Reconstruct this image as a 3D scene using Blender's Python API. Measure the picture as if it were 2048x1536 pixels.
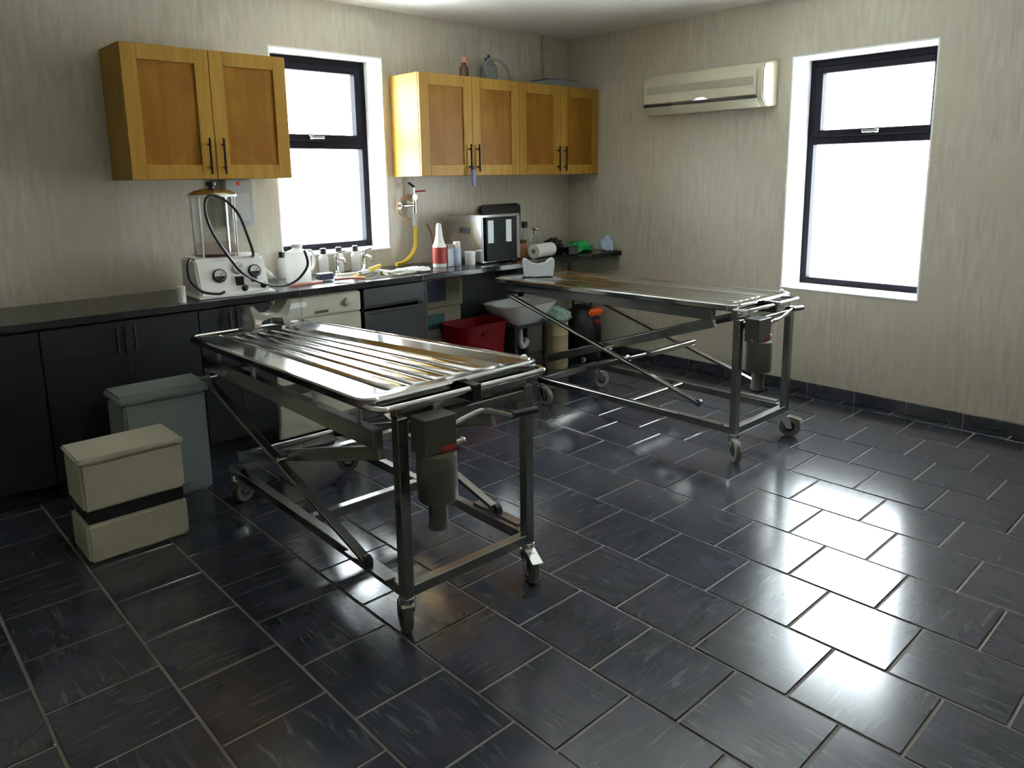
import bpy, bmesh, math, random
from mathutils import Vector, Matrix
random.seed(7)
C = bpy.context.scene.collection
for o in list(bpy.data.objects): bpy.data.objects.remove(o)
R = math.radians
scene = bpy.context.scene

# ------------------------------------------------------------------ camera
cam_d = bpy.data.cameras.new('camera'); cam = bpy.data.objects.new('camera', cam_d); C.objects.link(cam)
F_PX = 1494.0
cam_d.sensor_width = 36.0; cam_d.lens = F_PX/2048*36.0
cam_d.shift_y = -136.5/2048; cam_d.clip_start = .05
_yaw, _pit, _rol = R(42.862), R(-10.623), R(-0.822)
f = Vector((math.sin(_yaw)*math.cos(_pit), math.cos(_yaw)*math.cos(_pit), math.sin(_pit)))
r = Vector((math.cos(_yaw), -math.sin(_yaw), 0)); u = r.cross(f)
r2 = r*math.cos(_rol)+u*math.sin(_rol); u2 = u*math.cos(_rol)-r*math.sin(_rol)
M = Matrix((( r2.x, u2.x, -f.x, -5.009), (r2.y, u2.y, -f.y, -4.631), (r2.z, u2.z, -f.z, 1.551), (0,0,0,1)))
cam.matrix_world = M
scene.camera = cam
# ------------------------------------------------------------------ world, light, exposure
world = bpy.data.worlds.new('overcast_sky'); scene.world = world; world.use_nodes = True
bg = world.node_tree.nodes['Background']
bg.inputs['Color'].default_value = (.87, .94, 1.0, 1); bg.inputs['Strength'].default_value = 16.0
vs = scene.view_settings
vs.view_transform = 'Standard'; vs.look = 'None'; vs.gamma = 1.0; vs.use_curve_mapping = False; vs.exposure = 1.42


# ------------------------------------------------------------------ materials
def new_mat(name):
    m = bpy.data.materials.new(name); m.use_nodes = True
    return m, m.node_tree, m.node_tree.nodes['Principled BSDF']
def pm(name, col, rough=.5, metal=0., spec=.5, bump=0., bscale=60., trans=0., coat=0., vary=.0, vscale=8.):
    m, nt, b = new_mat(name)
    b.inputs['Base Color'].default_value = (*col, 1); b.inputs['Roughness'].default_value = rough
    b.inputs['Metallic'].default_value = metal; b.inputs['Specular IOR Level'].default_value = spec
    b.inputs['Transmission Weight'].default_value = trans; b.inputs['Coat Weight'].default_value = coat
    tc = nt.nodes.new('ShaderNodeTexCoord')
    if vary:
        n = nt.nodes.new('ShaderNodeTexNoise'); n.inputs['Scale'].default_value = vscale; n.inputs['Detail'].default_value = 4
        nt.links.new(tc.outputs['Object'], n.inputs['Vector'])
        mx = nt.nodes.new('ShaderNodeMix'); mx.data_type = 'RGBA'
        mx.inputs[6].default_value = tuple(c*(1-vary) for c in col)+(1,); mx.inputs[7].default_value = tuple(min(1, c*(1+vary)) for c in col)+(1,)
        nt.links.new(n.outputs['Fac'], mx.inputs[0]); nt.links.new(mx.outputs[2], b.inputs['Base Color'])
    if bump:
        n = nt.nodes.new('ShaderNodeTexNoise'); n.inputs['Scale'].default_value = bscale
        nt.links.new(tc.outputs['Object'], n.inputs['Vector'])
        bp = nt.nodes.new('ShaderNodeBump'); bp.inputs['Strength'].default_value = bump; bp.inputs['Distance'].default_value = .004
        nt.links.new(n.outputs['Fac'], bp.inputs['Height']); nt.links.new(bp.outputs['Normal'], b.inputs['Normal'])
    return m
def streak_mat(name, c1, c2, scale, rough=.4, spec=.5, lo=.35, hi=.68, detail=6, dist=.6, c3=None, patch=1.2, offset=False, bump=0.):
    """grain: noise stretched by scale (x,y,z) between two colours, plus a broad blotch to c3"""
    m, nt, b = new_mat(name)
    L = nt.links.new
    tc = nt.nodes.new('ShaderNodeTexCoord'); mp = nt.nodes.new('ShaderNodeMapping'); mp.inputs['Scale'].default_value = scale
    vec = tc.outputs['Object']
    if offset:
        oi = nt.nodes.new('ShaderNodeObjectInfo'); cm = nt.nodes.new('ShaderNodeVectorMath'); cm.operation = 'SCALE'; cm.inputs['Scale'].default_value = 37.
        cx = nt.nodes.new('ShaderNodeCombineXYZ'); L(oi.outputs['Random'], cx.inputs['X']); L(oi.outputs['Random'], cx.inputs['Y'])
        L(cx.outputs[0], cm.inputs[0]); ad = nt.nodes.new('ShaderNodeVectorMath'); ad.operation = 'ADD'
        L(vec, ad.inputs[0]); L(cm.outputs[0], ad.inputs[1]); vec = ad.outputs[0]
    L(vec, mp.inputs['Vector'])
    n = nt.nodes.new('ShaderNodeTexNoise'); n.inputs['Scale'].default_value = 1; n.inputs['Detail'].default_value = detail; n.inputs['Distortion'].default_value = dist
    L(mp.outputs[0], n.inputs['Vector'])
    mr = nt.nodes.new('ShaderNodeMapRange'); mr.inputs['From Min'].default_value = lo; mr.inputs['From Max'].default_value = hi
    L(n.outputs['Fac'], mr.inputs['Value'])
    mx = nt.nodes.new('ShaderNodeMix'); mx.data_type = 'RGBA'; mx.inputs[6].default_value = (*c1, 1); mx.inputs[7].default_value = (*c2, 1)
    L(mr.outputs[0], mx.inputs[0]); out = mx.outputs[2]
    if c3:
        n2 = nt.nodes.new('ShaderNodeTexNoise'); n2.inputs['Scale'].default_value = patch; n2.inputs['Detail'].default_value = 3
        L(vec, n2.inputs['Vector'])
        mr2 = nt.nodes.new('ShaderNodeMapRange'); mr2.inputs['From Min'].default_value = .4; mr2.inputs['From Max'].default_value = .7
        L(n2.outputs['Fac'], mr2.inputs['Value'])
        m2 = nt.nodes.new('ShaderNodeMix'); m2.data_type = 'RGBA'; m2.inputs[7].default_value = (*c3, 1)
        L(mr2.outputs[0], m2.inputs[0]); L(out, m2.inputs[6]); out = m2.outputs[2]
    L(out, b.inputs['Base Color'])
    if bump:
        bp = nt.nodes.new('ShaderNodeBump'); bp.inputs['Strength'].default_value = bump; bp.inputs['Distance'].default_value = .003
        L(n.outputs['Fac'], bp.inputs['Height']); L(bp.outputs['Normal'], b.inputs['Normal'])
    b.inputs['Roughness'].default_value = rough; b.inputs['Specular IOR Level'].default_value = spec
    return m
def glass_mat(name, tint=(1,1,1), gloss=.06, tintmix=1.):
    m = bpy.data.materials.new(name); m.use_nodes = True; nt = m.node_tree; nt.nodes.clear()
    o = nt.nodes.new('ShaderNodeOutputMaterial'); t = nt.nodes.new('ShaderNodeBsdfTransparent'); t.inputs['Color'].default_value = (*tint, 1)
    g = nt.nodes.new('ShaderNodeBsdfGlossy'); g.inputs['Roughness'].default_value = .03
    x = nt.nodes.new('ShaderNodeMixShader'); x.inputs[0].default_value = gloss
    nt.links.new(t.outputs[0], x.inputs[1]); nt.links.new(g.outputs[0], x.inputs[2]); nt.links.new(x.outputs[0], o.inputs['Surface'])
    return m
M_ = dict(
 wall=streak_mat('marbled_wall_panel', (.47,.435,.345), (.64,.60,.505), (34,34,4.5), rough=.36, spec=.35, lo=.3, hi=.75, c3=(.56,.51,.41), patch=2.2),
 ceiling=pm('ceiling_paint', (.80,.78,.72), .8, bump=.1),
 reveal=pm('white_reveal', (.85,.86,.85), .3),
 frame=pm('dark_window_frame', (.008,.007,.010), .5, spec=.05, vary=.2),
 pane=glass_mat('window_glass', (.97,.99,.98)),
 tile=streak_mat('slate_tile', (.032,.036,.046), (.14,.145,.165), (52,6,20), rough=.17, spec=.85, lo=.55, hi=.8, dist=1.2, c3=(.050,.050,.068), patch=5, offset=True, bump=0),
 grout=pm('floor_grout', (.20,.185,.165), .8, vary=.2, vscale=30),
 wood=streak_mat('oak_frame', (.37,.195,.030), (.45,.255,.046), (30,30,1.6), rough=.42, spec=.2),
 panel=streak_mat('oak_panel', (.25,.105,.007), (.36,.17,.014), (16,16,.9), rough=.42, spec=.2, c3=(.26,.10,.010), patch=4),
 bronze=pm('dark_bronze', (.035,.022,.016), .35, metal=.8),
 worktop=pm('black_worktop', (.018,.018,.02), .22, vary=.4, vscale=60),
 carcass=pm('dark_carcass', (.011,.012,.015), .5, vary=.2),
 greyfront=pm('grey_front', (.05,.054,.056), .4, vary=.1),
 steel=pm('brushed_steel', (.60,.60,.59), .115, metal=1.),
 steeld=pm('worn_steel_tube', (.36,.355,.33), .26, metal=1., vary=.12),
 chrome=pm('chrome', (.78,.78,.76), .10, metal=1., vary=.04),
 pumpgrey=pm('dark_pump_paint', (.085,.082,.068), .42, vary=.1),
 rubber=pm('grey_rubber', (.16,.15,.13), .6, vary=.2),
 black=pm('black_plastic', (.012,.012,.013), .4, vary=.3),
 white=pm('white_plastic', (.80,.80,.76), .35, vary=.03),
 cream=pm('cream_enamel', (.52,.50,.40), .35, vary=.04),
 accream=pm('aged_cream_plastic', (.60,.56,.42), .4, vary=.03),
 creamd=pm('beige_grille', (.45,.43,.32), .5, vary=.06),
 red=pm('red_plastic', (.14,.001,.003), .5, spec=.2, vary=.15),
 redlabel=pm('red_label', (.34,.035,.03), .5, vary=.1),
 orange=pm('orange_plastic', (.85,.12,.01), .45, vary=.15),
 yellow=pm('yellow_hose', (.50,.36,.03), .45, vary=.1),
 green=pm('green_film', (.02,.38,.09), .3, vary=.3, vscale=30),
 blue=pm('blue_plastic', (.010,.015,.14), .4, vary=.15),
 paleblue=pm('pale_blue_film', (.45,.58,.75), .3, vary=.3, vscale=25),
 pinkskin=pm('salmon_rubber', (.70,.28,.20), .5, vary=.1),
 brown=pm('brown_glass', (.10,.035,.012), .15, vary=.2),
 copper=pm('copper_brown', (.36,.16,.07), .35, vary=.2),
 card=pm('cardboard', (.27,.24,.17), .8, vary=.1),
 tan=pm('beige_drum', (.50,.42,.24), .5, vary=.08),
 navy=pm('navy_print', (.015,.02,.07), .5, vary=.2),
 teal=pm('teal_print', (.02,.10,.11), .5, vary=.2),
 lgrey=pm('light_grey_plastic', (.42,.44,.45), .4, vary=.06),
 palegrey=pm('pale_grey_enamel', (.50,.53,.52), .4, vary=.04),
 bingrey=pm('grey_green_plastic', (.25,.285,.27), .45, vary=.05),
 dullcream=pm('dull_cream_plastic', (.52,.50,.38), .45, vary=.05),
 mgrey=pm('mid_grey_plastic', (.22,.24,.25), .45, vary=.06),
 porcelain=pm('porcelain', (.62,.62,.58), .2, vary=.03),
 clear=glass_mat('clear_tube', (.92,.94,.95), .10),
 tankglass=glass_mat('tank_acrylic', (.93,.93,.93), .05),
 fluid=glass_mat('pink_fluid', (.95,.86,.87), .03),
 mirrorsteel=pm('oven_steel', (.62,.61,.63), .13, metal=1., vary=.04),
 ovenglass=pm('dark_oven_glass', (.006,.012,.016), .08, vary=.3),
 gaugeface=pm('gauge_face', (.55,.55,.52), .3, vary=.1),
 brass=pm('brass', (.50,.42,.26), .25, metal=1., vary=.05),
 redlamp=pm('red_lamp', (.9,.05,.03), .2, vary=.05),
)
def milky(name, col, tr=.5):
    m = bpy.data.materials.new(name); m.use_nodes = True; nt = m.node_tree; b = nt.nodes['Principled BSDF']
    b.inputs['Base Color'].default_value = (*col, 1); b.inputs['Roughness'].default_value = .35
    t = nt.nodes.new('ShaderNodeBsdfTranslucent'); t.inputs['Color'].default_value = (*col, 1)
    x = nt.nodes.new('ShaderNodeMixShader'); x.inputs[0].default_value = tr
    nt.links.new(b.outputs[0], x.inputs[1]); nt.links.new(t.outputs[0], x.inputs[2]); nt.links.new(x.outputs[0], nt.nodes['Material Output'].inputs['Surface']); return m
M_['milky'] = milky('milky_plastic', (.88,.88,.86))
# ------------------------------------------------------------------ mesh builder
class MB:
    def __init__(s): s.v = []; s.f = []
    def add(s, vs, fs):
        n = len(s.v); s.v += [tuple(p) for p in vs]; s.f += [tuple(i+n for i in q) for q in fs]; return s
    def box(s, x0, x1, y0, y1, z0, z1):
        return s.add([(x0,y0,z0),(x1,y0,z0),(x1,y1,z0),(x0,y1,z0),(x0,y0,z1),(x1,y0,z1),(x1,y1,z1),(x0,y1,z1)],
                     [(3,2,1,0),(4,5,6,7),(0,1,5,4),(1,2,6,5),(2,3,7,6),(3,0,4,7)])
    def beam(s, p, q, w, h, up=(0,0,1)):
        p, q = Vector(p), Vector(q); d = (q-p).normalized(); sd = d.cross(Vector(up)).normalized(); t = sd.cross(d)
        a, b = sd*w/2, t*h/2
        vs = [p-a-b, p+a-b, p+a+b, p-a+b, q-a-b, q+a-b, q+a+b, q-a+b]
        return s.add(vs, [(0,1,2,3),(7,6,5,4),(0,4,5,1),(1,5,6,2),(2,6,7,3),(3,7,4,0)])
    def cyl(s, p, q, r, rb=None, n=16):
        p, q = Vector(p), Vector(q); d = (q-p).normalized(); rb = r if rb is None else rb
        a = d.orthogonal().normalized(); b = d.cross(a)
        vs = [p+(a*math.cos(k*2*math.pi/n)+b*math.sin(k*2*math.pi/n))*r for k in range(n)]+[q+(a*math.cos(k*2*math.pi/n)+b*math.sin(k*2*math.pi/n))*rb for k in range(n)]
        return s.add(vs, [(k,(k+1)%n,n+(k+1)%n,n+k) for k in range(n)]+[tuple(range(n-1,-1,-1)), tuple(range(n,2*n))])
    def lathe(s, prof, c=(0,0,0), n=20, axis=(0,0,1)):
        c = Vector(c); d = Vector(axis).normalized(); a = d.orthogonal().normalized(); b = d.cross(a)
        vs = []; fs = []
        for (rr, z) in prof:
            for k in range(n):
                t = k*2*math.pi/n; vs.append(c+d*z+(a*math.cos(t)+b*math.sin(t))*max(rr, 1e-4))
        m = len(prof)
        for i in range(m-1):
            for k in range(n):
                k2 = (k+1)%n; fs.append((i*n+k, i*n+k2, (i+1)*n+k2, (i+1)*n+k))
        fs.append(tuple(range(n-1,-1,-1))); fs.append(tuple((m-1)*n+k for k in range(n)))
        return s.add(vs, fs)
    def tube(s, pts, rad, n=8, sub=6, closed=False):
        P = [Vector(p) for p in pts]
        if sub > 1 and len(P) > 2:
            Q = []
            for i in range(len(P)-1):
                p0 = P[max(i-1,0)]; p1 = P[i]; p2 = P[i+1]; p3 = P[min(i+2,len(P)-1)]
                for k in range(sub):
                    t = k/sub; t2 = t*t; t3 = t2*t
                    Q.append(.5*((2*p1)+(-p0+p2)*t+(2*p0-5*p1+4*p2-p3)*t2+(-p0+3*p1-3*p2+p3)*t3))
            Q.append(P[-1]); P = Q
        vs = []; fs = []; a = None
        for i, p in enumerate(P):
            d = (P[min(i+1,len(P)-1)]-P[max(i-1,0)]).normalized()
            a = d.orthogonal().normalized() if a is None else (a-d*a.dot(d)).normalized()
            b = d.cross(a)
            for k in range(n):
                t = k*2*math.pi/n; vs.append(p+(a*math.cos(t)+b*math.sin(t))*rad)
        for i in range(len(P)-1):
            for k in range(n):
                k2 = (k+1)%n; fs.append((i*n+k, i*n+k2, (i+1)*n+k2, (i+1)*n+k))
        fs.append(tuple(range(n-1,-1,-1))); fs.append(tuple((len(P)-1)*n+k for k in range(n)))
        return s.add(vs, fs)
    def prism(s, prof, p0, ax_u, ax_v, ext):
        """closed outline prof [(u,v)] in plane (ax_u, ax_v) at p0, extruded by vector ext"""
        p0, U, V, E = Vector(p0), Vector(ax_u), Vector(ax_v), Vector(ext); n = len(prof)
        a = [p0+U*x+V*y for x, y in prof]
        return s.add(a+[p+E for p in a], [tuple(range(n-1,-1,-1)), tuple(range(n,2*n))]+[(k,(k+1)%n,n+(k+1)%n,n+k) for k in range(n)])
    def ball(s, c, r, n=12, sx=1, sy=1, sz=1):
        prof = [(math.sin(i*math.pi/8)*1, -math.cos(i*math.pi/8)) for i in range(9)]
        m = MB().lathe(prof, (0,0,0), n)
        return s.add([(c[0]+x*r*sx, c[1]+y*r*sy, c[2]+z*r*sz) for x, y, z in m.v], m.f)
    def mesh(s, name, mat, bevel=0, seg=1, smooth=35):
        me = bpy.data.meshes.new(name); bm = bmesh.new()
        vv = [bm.verts.new(p) for p in s.v]
        for q in s.f:
            try: bm.faces.new([vv[i] for i in q])
            except ValueError: pass
        bmesh.ops.recalc_face_normals(bm, faces=bm.faces)
        if bevel:
            es = [e for e in bm.edges if len(e.link_faces) == 2 and e.calc_face_angle(0) > R(40)]
            bmesh.ops.bevel(bm, geom=es, offset=bevel, segments=seg, affect='EDGES', clamp_overlap=True)
        if smooth:
            for q in bm.faces: q.smooth = True
            for e in bm.edges:
                if len(e.link_faces) == 2 and e.calc_face_angle(0) > R(smooth): e.smooth = False
        bm.to_mesh(me); bm.free(); me.materials.append(M_[mat]); return me
    def build(s, name, mat, parent=None, bevel=0, seg=1, smooth=35, loc=(0,0,0), label=None):
        o = bpy.data.objects.new(name, s.mesh(name, mat, bevel, seg, smooth)); C.objects.link(o); o.location = loc
        if parent: o.parent = parent
        if label: o['label'] = label
        return o
def tag(o, label, cat, group=None):
    o['label'] = label; o['category'] = cat
    if group: o['group'] = group
    return o
def thing(name, label, cat, loc=(0,0,0), rz=0, group=None):
    o = bpy.data.objects.new(name, None); C.objects.link(o); o.location = loc; o.rotation_euler = (0,0,rz); o.empty_display_size = .05
    return tag(o, label, cat, group)
def struct(o): o['kind'] = 'structure'; return o
def noise_mesh(o, amp, scale, seed=0):
    from mathutils import noise
    for v in o.data.vertices:
        p = v.co*scale+Vector((seed*3.1, seed*1.7, 0)); v.co += Vector(noise.noise_vector(p))*amp

# ------------------------------------------------------------------ room shell
RX, RY, H = -6.9, -7.2, 2.70
W1 = dict(x0=-2.77, x1=-1.92, z0=1.035, z1=2.38, d=.34)     # window in the back wall (y = 0)
W2 = dict(y0=-2.98, y1=-2.06, z0=.735, z1=2.32, d=.37)      # window in the right wall (x = 0)
floor = MB().box(RX, 0, RY, 0, -.06, -.004).build('floor', 'grout'); struct(floor)
T, XR, Y0 = .329, -2.071, -3.059
tile_me = MB().box(-T/2+.005, T/2-.005, -T/2+.005, T/2-.005, -.009, 0).mesh('tile', 'tile', bevel=.002, smooth=0)
for i in range(-11, 7):
    for j in range(-9, 11):
        cx = XR+(i+.5)*T; cy = Y0+(j+(.5 if i % 2 else 0))*T
        if cx-T/2 < RX or cx+T/2 > .0 or cy-T/2 < RY or cy+T/2 > 0.001: continue
        if cx < -5.35 or cy < -5.35: continue
        o = bpy.data.objects.new('tile', tile_me); C.objects.link(o); o.parent = floor
        o.location = (cx, cy, random.uniform(-.0006, .0006)); o.rotation_euler = (R(random.uniform(-.08,.08)), R(random.uniform(-.08,.08)), random.choice([0,1,2,3])*math.pi/2)
# cut tiles along the walls (grout bed shows only as joints)
def cut_tiles():
    for i in range(-11, 7):
        xa, xb = max(XR+i*T, RX), min(XR+(i+1)*T, 0)
        for j in range(-9, 11):
            ya = Y0+(j-.5+(.5 if i % 2 else 0))*T; yb = ya+T
            full = xb-xa > T-.001 and ya >= RY and yb <= .001
            ya2, yb2 = max(ya, RY), min(yb, 0)
            if full or xb-xa < .03 or yb2-ya2 < .03: continue
            if xa < -5.5 or ya2 < -5.4: continue
            MB().box(xa+.005, xb-.005, ya2+.005, yb2-.005, -.009, 0).build('tile', 'tile', floor, bevel=.002, smooth=0)
cut_tiles()
wb = MB()
wb.box(RX-.45, W1['x0'], 0, .42, -.06, H).box(W1['x1'], .45, 0, .42, -.06, H)
wb.box(W1['x0'], W1['x1'], 0, .42, -.06, W1['z0']).box(W1['x0'], W1['x1'], 0, .42, W1['z1'], H)
struct(wb.build('wall_back', 'wall', smooth=0))
wr = MB()
wr.box(0, .45, W2['y1'], 0, -.06, H).box(0, .45, RY-.3, W2['y0'], -.06, H)
wr.box(0, .45, W2['y0'], W2['y1'], -.06, W2['z0']).box(0, .45, W2['y0'], W2['y1'], W2['z1'], H)
struct(wr.build('wall_right', 'wall', smooth=0))
struct(MB().box(RX-.3, RX, RY, 0, -.06, H).build('wall_left', 'wall', smooth=0))
struct(MB().box(RX-.3, 0, RY-.3, RY, -.06, H).build('wall_front', 'wall', smooth=0))
struct(MB().box(RX-.3, .45, RY-.3, .42, H, H+.2).build('ceiling', 'ceiling', smooth=0))
# tiled skirting of the right wall
sk = MB().box(-.008, -.0005, -5.5, -.005, .0, .083).build('baseboard_right', 'grout', smooth=0); struct(sk)
y = -.02
sk_me = MB().box(-.005, .005, -T/2+.004, T/2-.004, -.040, .040).mesh('skirting_tile', 'tile', bevel=.0015, smooth=0)
for k in range(14):
    o = bpy.data.objects.new('skirting_tile', sk_me); C.objects.link(o); o.parent = sk; o.location = (-.0115, -.17-k*T, .0425)
# ---- windows
def window(name, wdir, a0, a1, z0, z1, d, rail_z0, rail_z1, handle_a):
    """wdir 'x': window lies along x in the back wall, 'y': along y in the right wall; d = depth of the frame's inner face"""
    root = bpy.data.objects.new(name, None); C.objects.link(root); struct(root)
    def bx(mb, a, b, d0, d1, zz0, zz1):
        if wdir == 'x': mb.box(a, b, d0, d1, zz0, zz1)
        else: mb.box(d0, d1, a, b, zz0, zz1)
        return mb
    root.location = ((a0+a1)/2, d, z0) if wdir == 'x' else (d, (a0+a1)/2, z0)
    inv = Vector(root.location)
    def put(mb, n, mat, bevel=0, **k):
        mb.v = [tuple(Vector(p)-inv) for p in mb.v]; return mb.build(n, mat, root, bevel=bevel, **k)
    # reveal lining
    rv = MB(); t = .012
    bx(rv, a0, a0+t, .001, d, z0+t, z1); bx(rv, a1-t, a1, .001, d, z0+t, z1); bx(rv, a0+t, a1-t, .001, d, z1-t, z1)
    put(rv, 'reveal_lining', 'reveal', .001)
    put(bx(MB(), a0, a1, -.012, d, z0, z0+t), 'sill_board', 'reveal', .003)
    fw = .045
    fr = MB()
    A0, A1, Z0, Z1 = a0+t, a1-t, z0+t, z1-t
    bx(fr, A0, A0+fw, d-.035, d+.035, Z0, Z1); bx(fr, A1-fw, A1, d-.035, d+.035, Z0, Z1)
    bx(fr, A0+fw, A1-fw, d-.035, d+.035, Z0, Z0+fw); bx(fr, A0+fw, A1-fw, d-.035, d+.035, Z1-fw, Z1)
    put(fr, 'window_frame', 'frame', .004)
    put(bx(MB(), A0+fw, A1-fw, d-.035, d+.035, rail_z0, rail_z0+.05), 'transom', 'frame', .004)
    # opening top light
    s0, s1 = rail_z0+.05, Z1-fw; sw = .048
    sa = MB()
    bx(sa, A0+fw, A0+fw+sw, d-.05, d+.02, s0, s1); bx(sa, A1-fw-sw, A1-fw, d-.05, d+.02, s0, s1)
    bx(sa, A0+fw+sw, A1-fw-sw, d-.05, d+.02, s0, s0+sw); bx(sa, A0+fw+sw, A1-fw-sw, d-.05, d+.02, s1-sw, s1)
    put(sa, 'top_sash', 'frame', .005)
    put(bx(MB(), A0+fw+sw-.005, A1-fw-sw+.005, d-.012, d-.004, s0+sw-.005, s1-sw+.005), 'top_pane', 'pane')
    put(bx(MB(), A0+fw-.005, A1-fw+.005, d-.006, d+.002, Z0+fw-.005, rail_z0+.005), 'lower_pane', 'pane')
    h = MB(); hz = s0+sw*.55
    bx(h, handle_a-.055, handle_a+.055, d-.085, d-.070, hz-.009, hz+.009); bx(h, handle_a-.055, handle_a-.03, d-.08, d-.05, hz-.012, hz+.012)
    put(h, 'window_handle', 'chrome', .004)
    return root
window('window_1', 'x', W1['x0'], W1['x1'], W1['z0'], W1['z1'], .26, 1.755, 1.86, -2.36)
window('window_2', 'y', W2['y0'], W2['y1'], W2['z0'], W2['z1'], .30, 1.735, 1.84, -2.52)

# ------------------------------------------------------------------ fill lamp, added on the ceiling out of view to brighten the back wall
def emit(name, col, st):
    m = bpy.data.materials.new(name); m.use_nodes = True; nt = m.node_tree; nt.nodes.clear()
    o = nt.nodes.new('ShaderNodeOutputMaterial'); e = nt.nodes.new('ShaderNodeEmission'); e.inputs[0].default_value = (*col, 1); e.inputs[1].default_value = st
    nt.links.new(e.outputs[0], o.inputs[0]); return m
M_['lamp'] = emit('fill_tube', (1.0, .90, .72), 6.0)
fl = thing('fill_lamp', 'unseen twin-tube batten added on the ceiling as fill light', 'lamp', (-3.3, -3.3, H-.001))
MB().box(-.08,.08,-.75,.75,-.06,0).build('housing', 'white', fl, bevel=.006)
for s_ in (-1, 1): MB().cyl((s_*.04,-.72,-.078), (s_*.04,.72,-.078), .016, n=12).build('tube', 'lamp', fl)
# ------------------------------------------------------------------ wall cabinets
def handle_part(parent, x, y, z0, z1):
    m = MB().cyl((x, y-.028, z0), (x, y-.028, z1), .0065, n=10)
    m.cyl((x, y, z0+.035), (x, y-.03, z0+.035), .006, n=8).cyl((x, y, z1-.035), (x, y-.03, z1-.035), .006, n=8)
    return m.build('handle', 'bronze', parent)
def wall_cabinet(x0, x1, z0, z1, label):
    D = .33
    t = thing('wall_cabinet', label, 'cabinet', ((x0+x1)/2, -.001, z0), group='oak wall cabinets')
    w = (x1-x0)/2; h = z1-z0
    c = MB().box(-w, -w+.018, -D, 0, 0, h).box(w-.018, w, -D, 0, 0, h).box(-w+.018, w-.018, -D, 0, 0, .018).box(-w+.018, w-.018, -D, 0, h-.018, h).box(-w+.018, w-.018, -.01, 0, .018, h-.018)
    c.build('carcass', 'wood', t, bevel=.0015)
    for s, (a, b) in ((1, (-w+.001, -.0015)), (-1, (.0015, w-.001))):
        y0, y1 = -D-.022, -D-.001; st = .078; p0, p1 = .002, h-.002
        d = MB().box(a, a+st, y0, y1, p0, p1).box(b-st, b, y0, y1, p0, p1).box(a+st, b-st, y0, y1, p0, p0+st).box(a+st, b-st, y0, y1, p1-st, p1)
        do = d.build('door', 'wood', t, bevel=.002)
        MB().box(a+st-.004, b-st+.004, y0+.011, y1-.002, p0+st-.004, p1-st+.004).build('door_panel', 'panel', do)
        hx = b-.038 if s == 1 else a+.038
        handle_part(do, hx, y0, .028, .225)
    return t
ZB, ZT = 1.555, 2.255
wall_cabinet(-3.745, -2.84, ZB, ZT, 'oak double-door wall cabinet at the left, above the white tank machine')
wall_cabinet(-1.87, -.936, ZB, ZT, 'oak double-door wall cabinet right of the tall window, blue tag on its handle')
wall_cabinet(-.934, -.004, ZB, ZT, 'oak double-door wall cabinet against the right wall in the corner')

# ------------------------------------------------------------------ worktop with sink cut-out
SX0, SX1, SY0, SY1 = -2.525, -2.11, -.50, -.15
wt = MB()
wt.box(-5.2, SX0, -.62, -.001, .872, .91).box(SX1, -.001, -.62, -.001, .872, .91).box(SX0, SX1, -.62, SY0, .872, .91).box(SX0, SX1, SY1, -.001, .872, .91)
tag(wt.build('worktop', 'worktop', bevel=.003), 'long black laminate worktop running under the wall cabinets and window', 'worktop')
WZ = .9105
sk_t = thing('sink', 'inset stainless steel sink in the black worktop below the window', 'sink', ((SX0+SX1)/2, (SY0+SY1)/2, WZ))
sw, sd = (SX1-SX0)/2, (SY1-SY0)/2
b = MB(); g = .002
loops = [(sw+.03, sd+.025, 0), (sw+.03, sd+.025, .006), (sw-.012, sd-.012, .006), (sw-.02, sd-.02, -.01), (sw-.04, sd-.04, -.15)]
vs = []; fs = []
for (a, c_, z) in loops: vs += [(-a,-c_,z),(a,-c_,z),(a,c_,z),(-a,c_,z)]
for i in range(len(loops)-1):
    for k in range(4): fs.append((i*4+k, i*4+(k+1)%4, (i+1)*4+(k+1)%4, (i+1)*4+k))
n4 = (len(loops)-1)*4; fs.append((n4, n4+1, n4+2, n4+3))
b.add(vs, fs); b.build('bowl', 'steel', sk_t, bevel=.004)
MB().lathe([(.03,0),(.034,.004),(.02,.004),(.016,.001)], (0,0,-.149)).build('drain', 'chrome', sk_t)
def pillar_tap(x, y, lab):
    t = thing('pillar_tap', lab, 'tap', (x, y, WZ), group='sink taps')
    MB().lathe([(.024,0),(.024,.01),(.014,.02),(.014,.11),(.017,.115),(.012,.13)], n=14).build('body', 'chrome', t)
    MB().tube([(0,0,.085),(0,-.04,.105),(0,-.09,.10),(0,-.105,.075)], .011, n=10).build('spout', 'chrome', t)
    MB().beam((-.012,0,.138),(.06,-.012,.152), .016, .010).cyl((0,0,.125),(0,0,.142), .014, n=12).build('lever', 'chrome', t, bevel=.002)
pillar_tap(-2.425, -.100, 'left chrome lever tap behind the sink')
pillar_tap(-2.215, -.100, 'right chrome lever tap behind the sink')

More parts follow.
